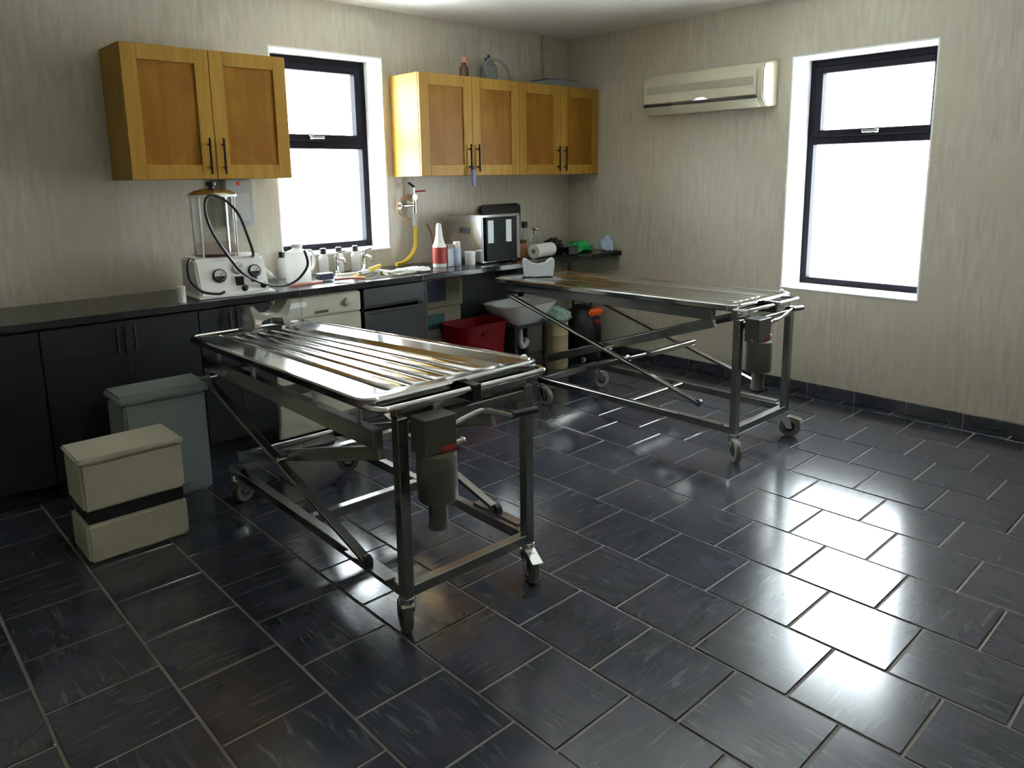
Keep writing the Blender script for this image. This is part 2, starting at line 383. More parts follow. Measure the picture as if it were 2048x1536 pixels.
# ------------------------------------------------------------------ base units
def base_cabinet(x0, x1, label, mat, drawers=False):
    t = thing('base_cabinet', label, 'cabinet', ((x0+x1)/2, -.001, 0), group='dark base cabinets')
    w = (x1-x0)/2-.001
    MB().box(-w, -w+.018, -.57, 0, .1, .870).box(w-.018, w, -.57, 0, .1, .870).box(-w+.018, w-.018, -.012, 0, .1, .870).box(-w+.018, w-.018, -.57, -.012, .1, .118).box(-w+.01, w-.01, -.52, 0, 0, .1).build('carcass', 'carcass', t)
    if drawers:
        d = MB().box(-w+.002, w-.002, -.592, -.572, .735, .862).build('drawer', mat, t, bevel=.002)
        MB().box(-w+.03, w-.03, -.600, -.591, .742, .752).build('finger_pull', 'carcass', d)
        d = MB().box(-w+.002, w-.002, -.592, -.572, .105, .715).build('door', mat, t, bevel=.002)
        MB().box(-w+.03, w-.03, -.600, -.591, .695, .705).build('finger_pull', 'carcass', d)
    else:
        for a, b_ in ((-w+.002, -.001), (.001, w-.002)):
            d = MB().box(a, b_, -.592, -.572, .105, .862).build('door', mat, t, bevel=.002)
            hx = b_-.04 if a < -.05 else a+.04
            MB().cyl((hx,-.615,.70),(hx,-.615,.84), .005, n=8).cyl((hx,-.592,.72),(hx,-.616,.72), .004, n=6).cyl((hx,-.592,.82),(hx,-.616,.82), .004, n=6).build('handle', 'black', d)
base_cabinet(-5.16, -4.30, 'dark base cabinet at the far left end of the worktop', 'carcass')
base_cabinet(-4.30, -3.56, 'dark base cabinet behind the grey-green lidded bin', 'carcass')
base_cabinet(-3.56, -3.15, 'narrow dark base cabinet left of the washing machine', 'carcass')
base_cabinet(-2.535, -2.08, 'grey-fronted drawer cabinet under the sink, right of the washing machine', 'greyfront', True)
tag(MB().box(-2.078, -2.04, -.58, -.001, 0, .870).build('end_panel', 'greyfront', bevel=.002, loc=(0,0,0)), 'grey upright panel carrying the worktop between drawer cabinet and boxes', 'panel')
# washing machine
wm = thing('washing_machine', 'white washing machine under the worktop, behind the near trolley', 'washing machine', (-2.845, -.30, 0))
w = .295
MB().box(-w, w, -.27, .27, .015, .86).build('body', 'cream', wm, bevel=.008, seg=2)
fp = MB().box(-w+.004, w-.004, -.292, -.268, .735, .856).build('control_panel', 'cream', wm, bevel=.006, seg=2)
MB().lathe([(.026,0),(.024,.018),(.01,.022)], (.19,-.292,.80), 18, (0,-1,0)).build('dial', 'creamd', fp)
MB().box(-.25,-.08,-.297,-.29,.80,.835).build('detergent_drawer', 'white', fp, bevel=.003)
MB().box(-.03,.06,-.2945,-.291,.752,.768).build('badge', 'brass', fp)
MB().box(-w+.004, w-.004, -.288, -.268, .09, .728).build('front_panel', 'cream', wm, bevel=.006, seg=2)
dr = MB().lathe([(.17,0),(.175,.018),(.13,.03),(.125,.018)], (0,-.288,.42), 32, (0,-1,0)).build('door', 'lgrey', wm)
MB().lathe([(.122,0),(.10,-.015),(.02,-.03)], (0,-.306,.42), 28, (0,-1,0)).build('door_glass', 'ovenglass', dr)
for sx in (-1, 1):
    for sy in (-1, 1): MB().lathe([(.02,0),(.02,.012),(.012,.016)], (sx*.25, sy*.22, 0), 10).build('foot', 'black', wm)

# ------------------------------------------------------------------ height-adjustable trolley
def rounded_quad(wn, wf, L, inset, rad, z, tilt, n=5):
    iv = min(inset, .048+max(inset-.048, 0)*.4)
    """outline of the tapering tray, u across, v along"""
    cs = [(-wn/2+inset, iv), (wn/2-inset, iv), (wf/2-inset, L-iv), (-wf/2+inset, L-iv)]
    out = []; rr = max(rad-inset*.6, .012)
    for (cx, cy), (sx, sy), a0 in zip(cs, ((1,1),(-1,1),(-1,-1),(1,-1)), (180,270,0,90)):
        ox, oy = cx+sx*rr, cy+sy*rr
        for k in range(n+1):
            a = R(a0+90*k/n); out.append((ox+rr*math.cos(a), oy+rr*math.sin(a), z))
    return out
def caster(root, u, v, ang, pedal):
    e = MB(); ca, sa = math.cos(ang), math.sin(ang)
    def P(a, b, z): return (u+a*ca-b*sa, v+a*sa+b*ca, z)     # a along rolling direction, b across
    ho = -.035
    e.cyl(P(0,0,.122), P(0,0,.150), .028, n=14)
    for s in (-1, 1):
        e.add([P(-.03,s*.021,.125),P(.03,s*.021,.125),P(ho+.016,s*.021,.05),P(ho-.016,s*.021,.05),P(-.03,s*.025,.125),P(.03,s*.025,.125),P(ho+.016,s*.025,.05),P(ho-.016,s*.025,.05)],
              [(0,1,2,3),(7,6,5,4),(0,4,5,1),(1,5,6,2),(2,6,7,3),(3,7,4,0)])
    e.add([P(-.032,-.025,.118),P(.032,-.025,.118),P(.032,.025,.118),P(-.032,.025,.118),P(-.032,-.025,.126),P(.032,-.025,.126),P(.032,.025,.126),P(-.032,.025,.126)],
          [(3,2,1,0),(4,5,6,7),(0,1,5,4),(1,2,6,5),(2,3,7,6),(3,0,4,7)])
    c = e.build('caster', 'chrome', root, bevel=.001)
    w = MB().lathe([(.030,-.017),(.056,-.017),(.0625,-.010),(.0625,.010),(.056,.017),(.030,.017)], P(ho,0,.0625), 24, (-sa, ca, 0))
    w.build('wheel', 'rubber', c)
    MB().lathe([(.008,-.0195),(.031,-.019),(.031,.019),(.008,.0195)], P(ho,0,.0625), 16, (-sa, ca, 0)).build('hub', 'black', c)
    if pedal:
        m = MB(); m.beam(P(-.02,0,.128), P(-.105,0,.105), .046, .006); m.build('brake_pedal', 'chrome', c, bevel=.002)
def trolley(name_label, loc, yaw, wn, wf, L, z0, z1, u_off, arm_hi, arm_lo, lever_end, rail0, rail1, skew, casters):
    t = thing('mortuary_trolley', name_label, 'trolley', loc, yaw, 'steel hydraulic embalming trolleys')
    U = .28; HP = .785; Lb = 1.50
    slope = (z1-z0)/L
    tz = lambda v: z0+slope*v
    # base frame
    for s in (-1, 1): MB().box(s*U-.02, s*U+.02, .02, Lb, .150, .190).build('base_side_rail', 'steeld', t, bevel=.003)
    MB().box(-U+.02, U-.02, -.02, .02, .150, .190).build('base_end_rail', 'steeld', t, bevel=.003)
    MB().box(-U+.02, U-.02, Lb-.04, Lb, .150, .190).build('base_end_rail', 'steeld', t, bevel=.003)
    MB().box(-U+.02, U-.02, .70, .74, .150, .190).build('base_cross_rail', 'steeld', t, bevel=.003)
    for s in (-1, 1):
        MB().box(s*U-.02, s*U+.02, -.02, .02, .150, HP).build('post', 'steeld', t, bevel=.003)
    MB().box(-U+.02, U-.02, -.018, .018, HP-.055, HP-.015).build('post_cross_beam', 'steeld', t, bevel=.003)
    # table carrying frame
    zf = lambda v: tz(v)-.06
    rt = lambda v: rail0+(rail1-rail0)*v/L          # top of the carrying rails
    for s in (-1, 1):
        MB().beam((s*.265, .16, rt(.16)-.035), (s*.265, L-.04, rt(L-.04)-.035), .04, .07).build('table_rail', 'steeld', t, bevel=.003)
    MB().box(-.29, .29, .0, .04, zf(.02)-.030, zf(.02)+.018).build('table_cross_beam', 'steeld', t, bevel=.003)
    for v in (.45, .95, 1.45):
        MB().box(-.245, .245, v-.02, v+.02, rt(v)-.05, rt(v)-.01).build('table_cross_beam', 'steeld', t, bevel=.003)
    for v in (.28, .62, 1.2, 1.6):
        for s in (-1, 1):
            MB().box(s*.265-.018, s*.265+.018, v-.06, v+.06, tz(v)-.058, tz(v)-.041).cyl((s*.265, v, rt(v)-.002), (s*.265, v, tz(v)-.050), .009, n=8).build('tray_support', 'lgrey', t, bevel=.002)
    # scissors: outer pair falls towards the posts, inner pair rises towards them
    va, vb = L-.13, .21
    for s in (-1, 1):
        MB().beam((s*.305, va, rt(va)-.095), (s*.305, vb, arm_lo), .016, .036, up=(1,0,0)).build('scissor_arm', 'steeld', t, bevel=.002)
        MB().beam((s*.255, Lb-.04, arm_lo+.03), (s*.255, .16, rt(.16)-.085), .024, .05).build('scissor_arm', 'steeld', t, bevel=.002)
        MB().cyl((s*.24, .88, .46 if arm_hi is None else arm_hi), (s*.32, .88, .46 if arm_hi is None else arm_hi), .012, n=10).build('pivot_bolt', 'chrome', t)
        MB().cyl((s*.25, va, rt(va)-.095), (s*.33, va, rt(va)-.095), .014, n=10).build('pivot_bolt', 'chrome', t)
        MB().lathe([(.022,-.012),(.022,.012)], (s*.305, vb, arm_lo), 12, (1,0,0)).build('arm_roller', 'black', t)
        MB().box(s*.305-.02, s*.305+.02, .06, .34, .190, .198).build('roller_track', 'steeld', t)
    MB().cyl((-.24, Lb-.04, arm_lo+.03), (.24, Lb-.04, arm_lo+.03), .016, n=10).build('scissor_tie_bar', 'steeld', t)
    rm = MB().cyl((0, 1.30, .235), (0, .95, .36), .024, n=14).build('ram_cylinder', 'steeld', t)
    MB().cyl((0, .95, .36), (0, .62, .48), .013, n=12).build('ram_rod', 'chrome', rm)
    MB().box(-.235, .235, .595, .635, .47, .50).build('ram_cross_bar', 'steeld', t, bevel=.003)
    # tray pan
    loops = []
    for inset, z, rad in ((.012,-.038,.05),(0,-.030,.06),(0,-.006,.06),(.006,0,.06),(.018,0,.055),(.024,-.005,.05),(.130,-.009,.05),(.155,-.030,.05)):
        loops.append([(x+u_off+skew*v/L, v, z+tz(v)) for x, v, _ in rounded_quad(wn, wf, L, inset, rad, 0, 0)])
    n = len(loops[0]); m = MB(); m.add([p for l in loops for p in l], [(i*n+k, i*n+(k+1)%n, (i+1)*n+(k+1)%n, (i+1)*n+k) for i in range(len(loops)-1) for k in range(n)]
        + [tuple((len(loops)-1)*n+k for k in range(n)), tuple(range(n-1,-1,-1))])
    m.build('tray', 'steel', t, smooth=20)
    # five raised ribs of the corrugated drainer, scalloped at their near ends
    pitch_n, pitch_f = (wn-.315)/5, (wf-.315)/5
    for k in range(5):
        a = []; rows = []
        for (v, sc) in ((.100,.25),(.108,.7),(.125,1),(L-.16,1),(L-.135,.5)):
            fr = v/L; p = pitch_n+(pitch_f-pitch_n)*fr; cu = u_off+skew*fr+(k-2)*p; hw = p*.43
            prof = [(-1,0),(-.93,.55),(-.80,.74),(-.5,.91),(0,1),(.5,.91),(.80,.74),(.93,.55),(1,0)]
            rows.append([(cu+x*hw, v, tz(v)-.0298+.017*zz*sc) for x, zz in prof])
        nn = 9; mb = MB(); mb.add([p for r_ in rows for p in r_], [(i*nn+q, i*nn+q+1, (i+1)*nn+q+1, (i+1)*nn+q) for i in range(4) for q in range(8)]+[tuple(range(nn-1,-1,-1)), tuple(4*nn+q for q in range(nn))]+[(i*nn+nn-1, i*nn, (i+1)*nn, (i+1)*nn+nn-1) for i in range(4)])
        mb.build('tray_rib', 'steel', t, smooth=30)
    MB().lathe([(.010,0),(.012,.012),(.004,.018)], (u_off+wn/2-.045, .05, tz(.05)), 12).build('tray_stud', 'white', t)
    # push bar
    zb = tz(0)-.030; hw = wn/2-.03
    MB().tube([(u_off-hw-.01, .035, zb), (u_off-hw, -.03, zb), (u_off-hw+.05, -.052, zb), (u_off, -.052, zb), (u_off+hw-.05, -.052, zb), (u_off+hw, -.03, zb), (u_off+hw+.01, .035, zb)], .011, n=10, sub=5).build('push_bar', 'chrome', t)
    MB().box(u_off-.005, u_off+.035, -.066, -.002, zb-.045, zb+.016).build('bar_clamp', 'black', t, bevel=.003)
    # hydraulic pump
    pu = -.190; pv = -.01
    hs = MB().box(pu-.064, pu+.064, pv-.095, pv-.012, .665, HP+.005).build('pump_housing', 'pumpgrey', t, bevel=.003)
    MB().box(pu-.002, pu+.056, pv-.0965, pv-.0945, .668, .688).build('pump_label', 'redlabel', hs, label='small red label')
    MB().lathe([(.062,0),(.068,.008),(.068,.155),(.064,.165)], (pu, pv-.065, .500), 24).build('pump_cylinder', 'pumpgrey', t)
    MB().lathe([(.036,0),(.036,.012),(.032,.02),(.032,.10)], (pu, pv-.065, .400), 18).build('pump_foot', 'pumpgrey', t)
    MB().cyl((pu-.07, pv-.06, .675), (pu+.105, pv-.06, .675), .010, n=10).ball((pu+.11, pv-.06, .675), .014).build('pump_valve', 'chrome', t)
    lv = MB().tube([(pu+.06, pv-.06, .735), (pu+.12, pv-.075, .757), (pu+.20, pv-.08, .765), (pu+.32, pv-.08, lever_end+.008)], .009, n=8, sub=4).build('pump_lever', 'chrome', t)
    MB().cyl((pu+.32, pv-.08, lever_end+.008), (pu+.44, pv-.08, lever_end), .014, n=12).build('grip', 'black', lv)
    for (uu, vv, an, pd) in casters: caster(t, uu, vv, an, pd)
    return t
trolley('near steel embalming trolley with blown-out ribbed tray, pump facing the room', (-3.42, -2.68, 0), R(-1.2), .77, .63, 1.83, .868, .788, -.02, .40, .205, .712, .700, .685, 0,
        [(-.28,0,R(250),False), (.28,0,R(70),True), (-.28,1.46,R(200),False), (.28,1.46,R(160),False)])
trolley('far steel embalming trolley with ribbed tray beside the right wall', (-1.205, -2.60, 0), 0, .635, .60, 1.88, .864, .852, .0, .49, .285, .790, .828, .822, -.07,
        [(-.28,0,R(50),False), (.28,0,R(118),True), (-.28,1.46,R(80),False), (.28,1.46,R(160),False)])
# head rests on the trays
def head_rest(lab, x, y, z, rz, mat, s=1.0):
    t = thing('head_rest', lab, 'head rest', (x, y, z), rz, 'head rests on the trolley trays')
    prof = [(-.115,0),(-.07,0),(-.055,.04),(0,.05),(.055,.04),(.07,0),(.115,0),(.10,.045),(.125,.115),(.105,.125),(.07,.088),(.03,.066),(-.03,.066),(-.07,.088),(-.105,.125),(-.125,.115),(-.10,.045)]
    MB().prism([(a*s, b*s) for a, b in prof], (0,-.045*s,0), (1,0,0), (0,0,1), (0,.09*s,0)).build('cradle', mat, t, bevel=.004*s, seg=2)
    for sg in (-1, 1): MB().box(sg*.092*s-.03*s, sg*.092*s+.03*s, -.055*s, .055*s, -.0005, .008).build('foot', 'rubber', t)
    return t
head_rest('saddle-shaped steel head rest at the worktop end of the near tray', -3.365, -1.00, .788+.015, R(12), 'steeld', 1.05)

# ------------------------------------------------------------------ air conditioner
ac = thing('air_conditioner', 'cream split air conditioner high on the right wall', 'air conditioner', (-.001, -1.465, 2.0))
prof = [(0,0),(-.13,-.005),(-.185,.045),(-.195,.06),(-.20,.235),(-.17,.275),(0,.31)]
MB().prism(prof, (0,-.50,0), (1,0,0), (0,0,1), (0,1.0,0)).build('body', 'accream', ac, bevel=.008, seg=2)
MB().prism([(-.192,.068),(-.206,.070),(-.209,.232),(-.200,.240)], (0,-.455,0), (1,0,0), (0,0,1), (0,.94,0)).build('front_panel', 'accream', ac, bevel=.004)
gr = MB().box(-.2085, -.2050, -.43, .455, .138, .192).build('intake_grille', 'creamd', ac)
for k in range(5): MB().box(-.2105, -.2075, -.43, .455, .142+k*.0105, .147+k*.0105).build('slat', 'creamd', gr)
MB().box(-.2105, -.186, -.455, .485, .050, .064).build('louver_gap', 'black', ac)
MB().prism([(-.19,.052),(-.19,.046),(-.135,.0),(-.135,-.008),(-.142,-.008),(-.196,.046)], (0,-.45,0), (1,0,0), (0,0,1), (0,.93,0)).build('louver', 'accream', ac, bevel=.001)
MB().prism([(-.07,0),(-.03,.020),(.03,.020),(.07,0)], (-.2085,-.02,.066), (0,1,0), (0,0,1), (-.006,0,0)).build('badge', 'chrome', ac, bevel=.001)
sp = thing('wall_plate', 'small cream blank wall plate left of the air conditioner', 'wall plate', (-.001, -.66, 2.0))
MB().box(-.008, 0, -.043, .043, -.043, .043).build('plate', 'cream', sp, bevel=.002)
for s in (-1, 1): MB().lathe([(.004,0),(.003,.0015)], (-.008, s*.030, 0), 8, (-1,0,0)).build('screw', 'creamd', sp)

# ------------------------------------------------------------------ embalming machine on the worktop
em = thing('embalming_machine', 'white embalming machine with clear tank and gauges on the worktop', 'embalming machine', (-3.31, -.385, WZ), R(-3))
prof = [(-.17,0),(.16,0),(.15,.20),(.13,.215),(-.06,.215),(-.085,.205),(-.15,.03)]
MB().prism([(a, b) for a, b in prof], (-.195,0,0), (0,1,0), (0,0,1), (.39,0,0)).build('housing', 'white', em, bevel=.012, seg=2)
MB().box(-.215, .215, -.185, .175, 0, .016).build('base_plate', 'white', em, bevel=.004)
nrm = Vector((0,-.175,.065)).normalized(); nrm = Vector((0,-.937,.348))
def face(x, h): return Vector((x, -.15+(h-.03)*(.065/.175), h))
for x, h, rr, nm in ((-.075,.115,.038,'gauge'), (.035,.148,.034,'gauge'), (.125,.125,.036,'gauge')):
    gq = MB().lathe([(rr,-.004),(rr,.012),(rr-.005,.015)], face(x, h), 22, nrm).build(nm, 'black' if h != .148 else 'lgrey', em)
    MB().lathe([(rr-.007,.0145),(rr-.008,.0160)], face(x, h), 20, nrm).build('gauge_face', 'gaugeface', gq)
    if rr > .0345:
        U_ = Vector((1,0,0)); V_ = nrm.cross(U_); V_ = V_ if V_.z > 0 else -V_
        MB().prism([(math.cos(R(a_))*(rr-.009), math.sin(R(a_))*(rr-.009)) for a_ in range(190, 351, 20)], face(x, h)+nrm*.0158, U_, V_, nrm*.001).build('gauge_mask', 'black', gq)
    mbn = MB(); p = face(x, h)+nrm*.0165; mbn.beam(p, p+Vector((rr*.5, 0, rr*.35)), .003, .002, up=nrm); mbn.build('needle', 'black', gq)
p = face(.03, .075); MB().box(p.x-.022, p.x+.022, p.y-.012, p.y+.01, .055, .105).build('switch', 'black', em, bevel=.003)
for x, h in ((.05,.035),(.16,.042),(.11,.080)):
    MB().lathe([(.018,-.004),(.016,.02),(.008,.024)], face(x, h), 14, nrm).build('knob', 'black', em)
tk = MB().lathe([(.112,0),(.112,.335),(.109,.335),(.109,.004)], (-.035, .01, .215), 32).build('tank', 'tankglass', em)
MB().lathe([(.107,.004),(.107,.075)], (-.035, .01, .215), 28).build('tank_fluid', 'fluid', tk)
for a in (35, 145, 215, 325):
    MB().cyl((-.035+.117*math.cos(R(a)), .01+.117*math.sin(R(a)), .212), (-.035+.117*math.cos(R(a)), .01+.117*math.sin(R(a)), .555), .006, n=8).build('tie_rod', 'white', em)
MB().lathe([(.130,.548),(.130,.560),(.10,.562)], (-.035, .01, 0), 32).build('lid_rim', 'white', em)
ld = MB().lathe([(.126,.5605),(.122,.566),(.10,.580),(.05,.592),(.02,.594)], (-.035, .01, 0), 32).build('lid', 'brass', em, label='dull golden domed lid')
MB().lathe([(.014,0),(.016,.012),(.026,.018),(.026,.036),(.016,.042)], (-.035, .01, .592), 14).build('lid_knob', 'black', ld)
# hoses (world coordinates relative to machine)
def cable(name, lab, cat, pts, rad, mat, n=8, sub=6):
    p0 = Vector(pts[0]); o = MB().tube([Vector(p)-p0 for p in pts], rad, n, sub).build(name, mat); o.location = p0
    return tag(o, lab, cat)
MP = Vector((-3.31,-.385,WZ)); ME = Matrix.Rotation(R(3), 3, 'Z')
MB().tube([ME@(Vector(p)-MP) for p in [(-3.10,-.22,1.10),(-3.199,-.53,1.13),(-3.235,-.55,1.245),(-3.273,-.55,1.358),(-3.325,-.55,1.425),(-3.37,-.55,1.457),(-3.42,-.55,1.47),(-3.451,-.55,1.44),(-3.454,-.55,1.366),(-3.43,-.55,1.28),(-3.393,-.555,1.201),(-3.344,-.575,1.11),(-3.294,-.585,1.04),(-3.182,-.57,.971),(-3.063,-.55,.938),(-2.99,-.55,.945),(-2.934,-.55,.975),(-2.885,-.55,1.03),(-2.879,-.55,1.075),(-2.896,-.55,1.135)]], .0075, 8, 4).build('hose', 'black', em, label='black looping hose')
m = MB().tube([ME@(Vector(p)-MP) for p in [(-3.50,-.36,1.10),(-3.54,-.50,1.13),(-3.575,-.57,1.125),(-3.59,-.59,1.095),(-3.584,-.59,1.031),(-3.55,-.592,.985),(-3.51,-.592,.955),(-3.437,-.592,.94),(-3.40,-.575,.945)]], .0075, 8, 6)
m.build('power_cord', 'black', em)
MB().tube([ME@(Vector(p)-MP) for p in [(-3.095,-.33,1.06),(-3.05,-.40,1.0),(-3.01,-.48,.945),(-2.99,-.56,.921),(-2.985,-.615,.919),(-2.985,-.637,.90),(-2.985,-.640,.83),(-2.985,-.642,.76)]], .006, 8, 6).build('drain_tube', 'clear', em)
cable('drain_tube', 'pale thin tube hanging over the worktop edge right of the sink', 'tube',
      [(-2.13,-.56,.918),(-2.10,-.625,.918),(-2.10,-.640,.88),(-2.09,-.642,.75),(-2.08,-.642,.62)], .006, 'clear')
# wall box with red light
wx = thing('wall_switch_box', 'grey wall box with a red lamp behind the clear tank', 'switch box', (-3.06, -.001, 1.265))
MB().box(-.088, .088, -.075, 0, 0, .285).build('casing', 'lgrey', wx, bevel=.008, seg=2)
MB().box(-.06, .06, -.079, -.074, .03, .20).build('cover', 'palegrey', wx, bevel=.002)
MB().lathe([(.012,0),(.011,.006),(.004,.009)], (.0,-.075,.262), 12, (0,-1,0)).build('lamp', 'redlamp', wx)

# ------------------------------------------------------------------ small things on the worktop
def bottle(name, lab, cat, x, y, prof, mat, cap=None, capmat='black', band=None, group=None, z=WZ, n=18):
    t = thing(name, lab, cat, (x, y, z), 0, group)
    MB().lathe(prof, n=n).build('body', mat, t)
    if cap: MB().lathe(cap, n=n).build('cap', capmat, t)
    if band: MB().lathe(band[0], n=n).build('label_band', band[1], t)
    return t
bottle('jar', 'small white jar at the left end of the worktop, by the machine cord', 'jar', -3.62, -.545, [(.021,0),(.023,.004),(.023,.062),(.019,.066)], 'white', [(.0235,.066),(.0235,.086),(.021,.088)], 'white')
jg = thing('jug', 'big white plastic jug standing below the tall window', 'jug', (-2.815, -.30, WZ))
MB().lathe([(.072,0),(.078,.008),(.078,.17),(.066,.195),(.034,.208),(.03,.212),(.03,.222)], n=24).build('body', 'milky', jg)
MB().lathe([(.033,.218),(.033,.238),(.028,.242)], n=18).build('cap', 'white', jg)
MB().tube([(.055,0,.192),(.10,0,.185),(.112,0,.13),(.10,0,.08),(.076,0,.07)], .010, n=8).build('grip', 'white', jg)
for k, (x, lab) in enumerate(((-2.79,'leftmost black-capped white bottle at the window, left of the jug'), (-2.492,'black-capped white bottle under the window, left of both taps'),
                              (-2.373,'black-capped white bottle under the window, just behind the left tap'), (-2.242,'black-capped white bottle under the window, near the right tap'))):
    bottle('fluid_bottle', lab, 'bottle', x, -.038, [(.030,0),(.033,.005),(.033,.112),(.020,.132),(.016,.136)], 'milky', [(.021,.135),(.021,.170),(.018,.173)], 'black', group='black-capped bottles under the window')
# tools by the sink
tl = thing('brush', 'yellow-handled brush lying at the back of the sink rim', 'brush', (-2.20, -.225, WZ+.022), R(28))
MB().cyl((-.10,0,.0),(.06,0,.012), .015, n=12).build('handle', 'yellow', tl)
MB().box(-.21,-.10,-.016,.016,-.014,.008).build('head', 'lgrey', tl, bevel=.004)
tg = thing('tongs', 'salmon pink handled tongs lying left of the sink', 'tongs', (-2.575, -.52, WZ+.016), R(-25))
for s in (-1, 1): MB().tube([(-.10,s*.006,.002),(0,s*.014,.006),(.09,s*.020,.002)], .009, n=8).build('grip', 'pinkskin', tg)
tag(MB().tube([(-.10,0,.008),(-.03,.004,.009),(.04,0,.008),(.12,.01,.008)], .008, n=8).build('rubber_tube', 'pinkskin', loc=(-2.85,-.45,WZ)), 'short salmon rubber tube lying in front of the white jug', 'tube')
cl = thing('sponge', 'dark blue sponge beside the white jug', 'sponge', (-2.665, -.36, WZ+.007))
MB().box(-.05,.05,-.03,.03,0,.032).build('foam', 'navy', cl, bevel=.006); MB().box(-.05,.05,-.03,.03,.033,.042).build('scouring_pad', 'mgrey', cl, bevel=.003)
def heap(name, lab, cat, x, y, sx, sy, sz, mat, amp, sc, seed, z=WZ):
    m = MB().ball((0,0,0), 1, 28); v = []
    from mathutils import noise
    sub = []
    o = m.build(name, mat, smooth=180); me = o.data
    bm = bmesh.new(); bm.from_mesh(me); bmesh.ops.subdivide_edges(bm, edges=bm.edges, cuts=2, use_grid_fill=True)
    for q in bm.verts:
        d = 1+amp*noise.noise(q.co*sc+Vector((seed,0,0)))+amp*.5*noise.noise(q.co*sc*2.7+Vector((0,seed,0)))
        q.co = Vector((q.co.x*sx*d, q.co.y*sy*d, max(q.co.z, -.35)*sz*d))
    lo = min(q.co.z for q in bm.verts)
    for q in bm.verts: q.co.z -= lo
    for q in bm.faces: q.smooth = True
    bm.to_mesh(me); bm.free(); o.location = (x, y, z)
    return tag(o, lab, cat)
heap('cloth', 'crumpled white cloth on the worktop edge right of the sink', 'cloth', -2.075, -.46, .15, .06, .022, 'white', .35, 2.2, 4, z=WZ+.0065)
# wall tap with yellow hose
vt = thing('wall_tap', 'wall-mounted mixer valve with red and black levers above the yellow hose', 'tap', (-1.735, -.001, 1.345))
MB().cyl((0,0,.06),(0,-.07,.06), .022, n=14).cyl((0,-.06,-.06),(0,-.06,.03), .019, n=14).cyl((0,-.06,.03),(0,-.06,.13), .008, n=12).build('body', 'chrome', vt)
MB().cyl((0,-.06,.0),(-.10,-.06,.0), .014, n=12).cyl((-.10,-.06,.0),(-.10,0,.0), .012, n=10).lathe([(.026,0),(.026,.006)], (-.10,0,0), 14, (0,-1,0)).build('supply_pipe', 'chrome', vt)
MB().beam((0,-.06,.135),(-.065,-.09,.165), .020, .012).build('black_lever', 'black', vt, bevel=.002, label='black lever')
MB().beam((.005,-.06,.10),(.085,-.085,.105), .018, .012).build('red_lever', 'redlabel', vt, bevel=.002, label='red lever')
MB().cyl((0,-.06,-.06),(0,-.062,-.15), .021, n=14).build('hose_coupling', 'lgrey', vt)
MB().tube([(-.02,-.05,.03),(-.09,-.07,.06),(-.15,-.07,.03),(-.14,-.06,-.05),(-.05,-.07,-.10)], .006, n=8).build('bypass_pipe', 'copper', vt)
cable('hose', 'yellow hose hanging from the wall tap down onto the worktop', 'hose', [(-1.738,-.063,1.195),(-1.74,-.07,1.10),(-1.76,-.08,1.03),(-1.82,-.09,.965),(-1.89,-.10,.932),(-1.95,-.11,.930)], .017, 'yellow', 12)
cable('cable', 'thin brown cable looping on the wall right of the yellow hose', 'cable', [(-1.60,-.02,1.20),(-1.575,-.03,1.15),(-1.55,-.02,1.08),(-1.57,-.05,.99),(-1.62,-.06,.935),(-1.68,-.07,.922),(-1.66,-.12,.919)], .006, 'copper')
# spray bottle and neighbours
sb = thing('nozzle_bottle', 'white bottle with tall cone nozzle and red label, left of the oven', 'bottle', (-1.745, -.36, WZ))
MB().lathe([(.046,0),(.050,.006),(.050,.155),(.040,.172)], n=22).build('body', 'white', sb)
MB().lathe([(.0508,.03),(.0508,.145)], n=22).build('label_band', 'redlabel', sb, label='red label band')
MB().lathe([(.040,.172),(.036,.185),(.026,.22),(.019,.30),(.012,.315)], n=18).build('nozzle', 'white', sb)
cb = thing('carton', 'small cream and grey carton beside the red-labelled bottle', 'carton', (-1.662, -.355, WZ), R(8))
MB().box(-.034,.034,-.028,.028,0,.155).build('box', 'lgrey', cb, bevel=.002); MB().box(-.0345,.0345,-.0285,.0285,.128,.156).build('lid_flap', 'card', cb)
bottle('spray_can', 'slim pale blue can with a white cap in front of the oven', 'can', -1.598, -.375, [(.028,0),(.030,.004),(.030,.125),(.024,.135)], 'paleblue', [(.026,.134),(.026,.172),(.022,.176)], 'white')
bottle('cup', 'small white lidded pot in front of the oven corner', 'pot', -1.500, -.405, [(.036,0),(.038,.004),(.038,.075),(.035,.078)], 'white', [(.040,.074),(.040,.094),(.037,.097)], 'white')
# steel oven
ov = thing('steriliser_oven', 'stainless steel countertop oven with dark glass front on the worktop', 'oven', (-1.262, -.285, WZ), R(2))
MB().box(-.19,.19,-.19,.20,.012,.35).build('casing', 'mirrorsteel', ov, bevel=.005, seg=2)
MB().box(-.195,.195,-.20,.21,.350,.360).build('top_plate', 'mirrorsteel', ov, bevel=.002)
dr = MB().box(-.165,.15,-.212,-.192,.02,.342).build('door', 'ovenglass', ov, bevel=.004)
for x in (-.125, .06): MB().box(x-.028, x+.028, -.2165, -.2125, .155, .320).build('paper_label', 'palegrey', dr)
MB().box(.155,.19,-.205,-.191,.02,.345).build('control_strip', 'mirrorsteel', ov, bevel=.003)
MB().box(-.193,-.1895,-.055,.055,.225,.265).build('name_plate', 'black', ov)
for sx in (-1,1):
    for sy in (-1,1): MB().lathe([(.015,0),(.013,.013)], (sx*.16, sy*.16, 0), 10).build('foot', 'black', ov)
bt = thing('tray_stack', 'black upturned tray on end behind the steel oven', 'tray', (-.87, -.015, WZ))
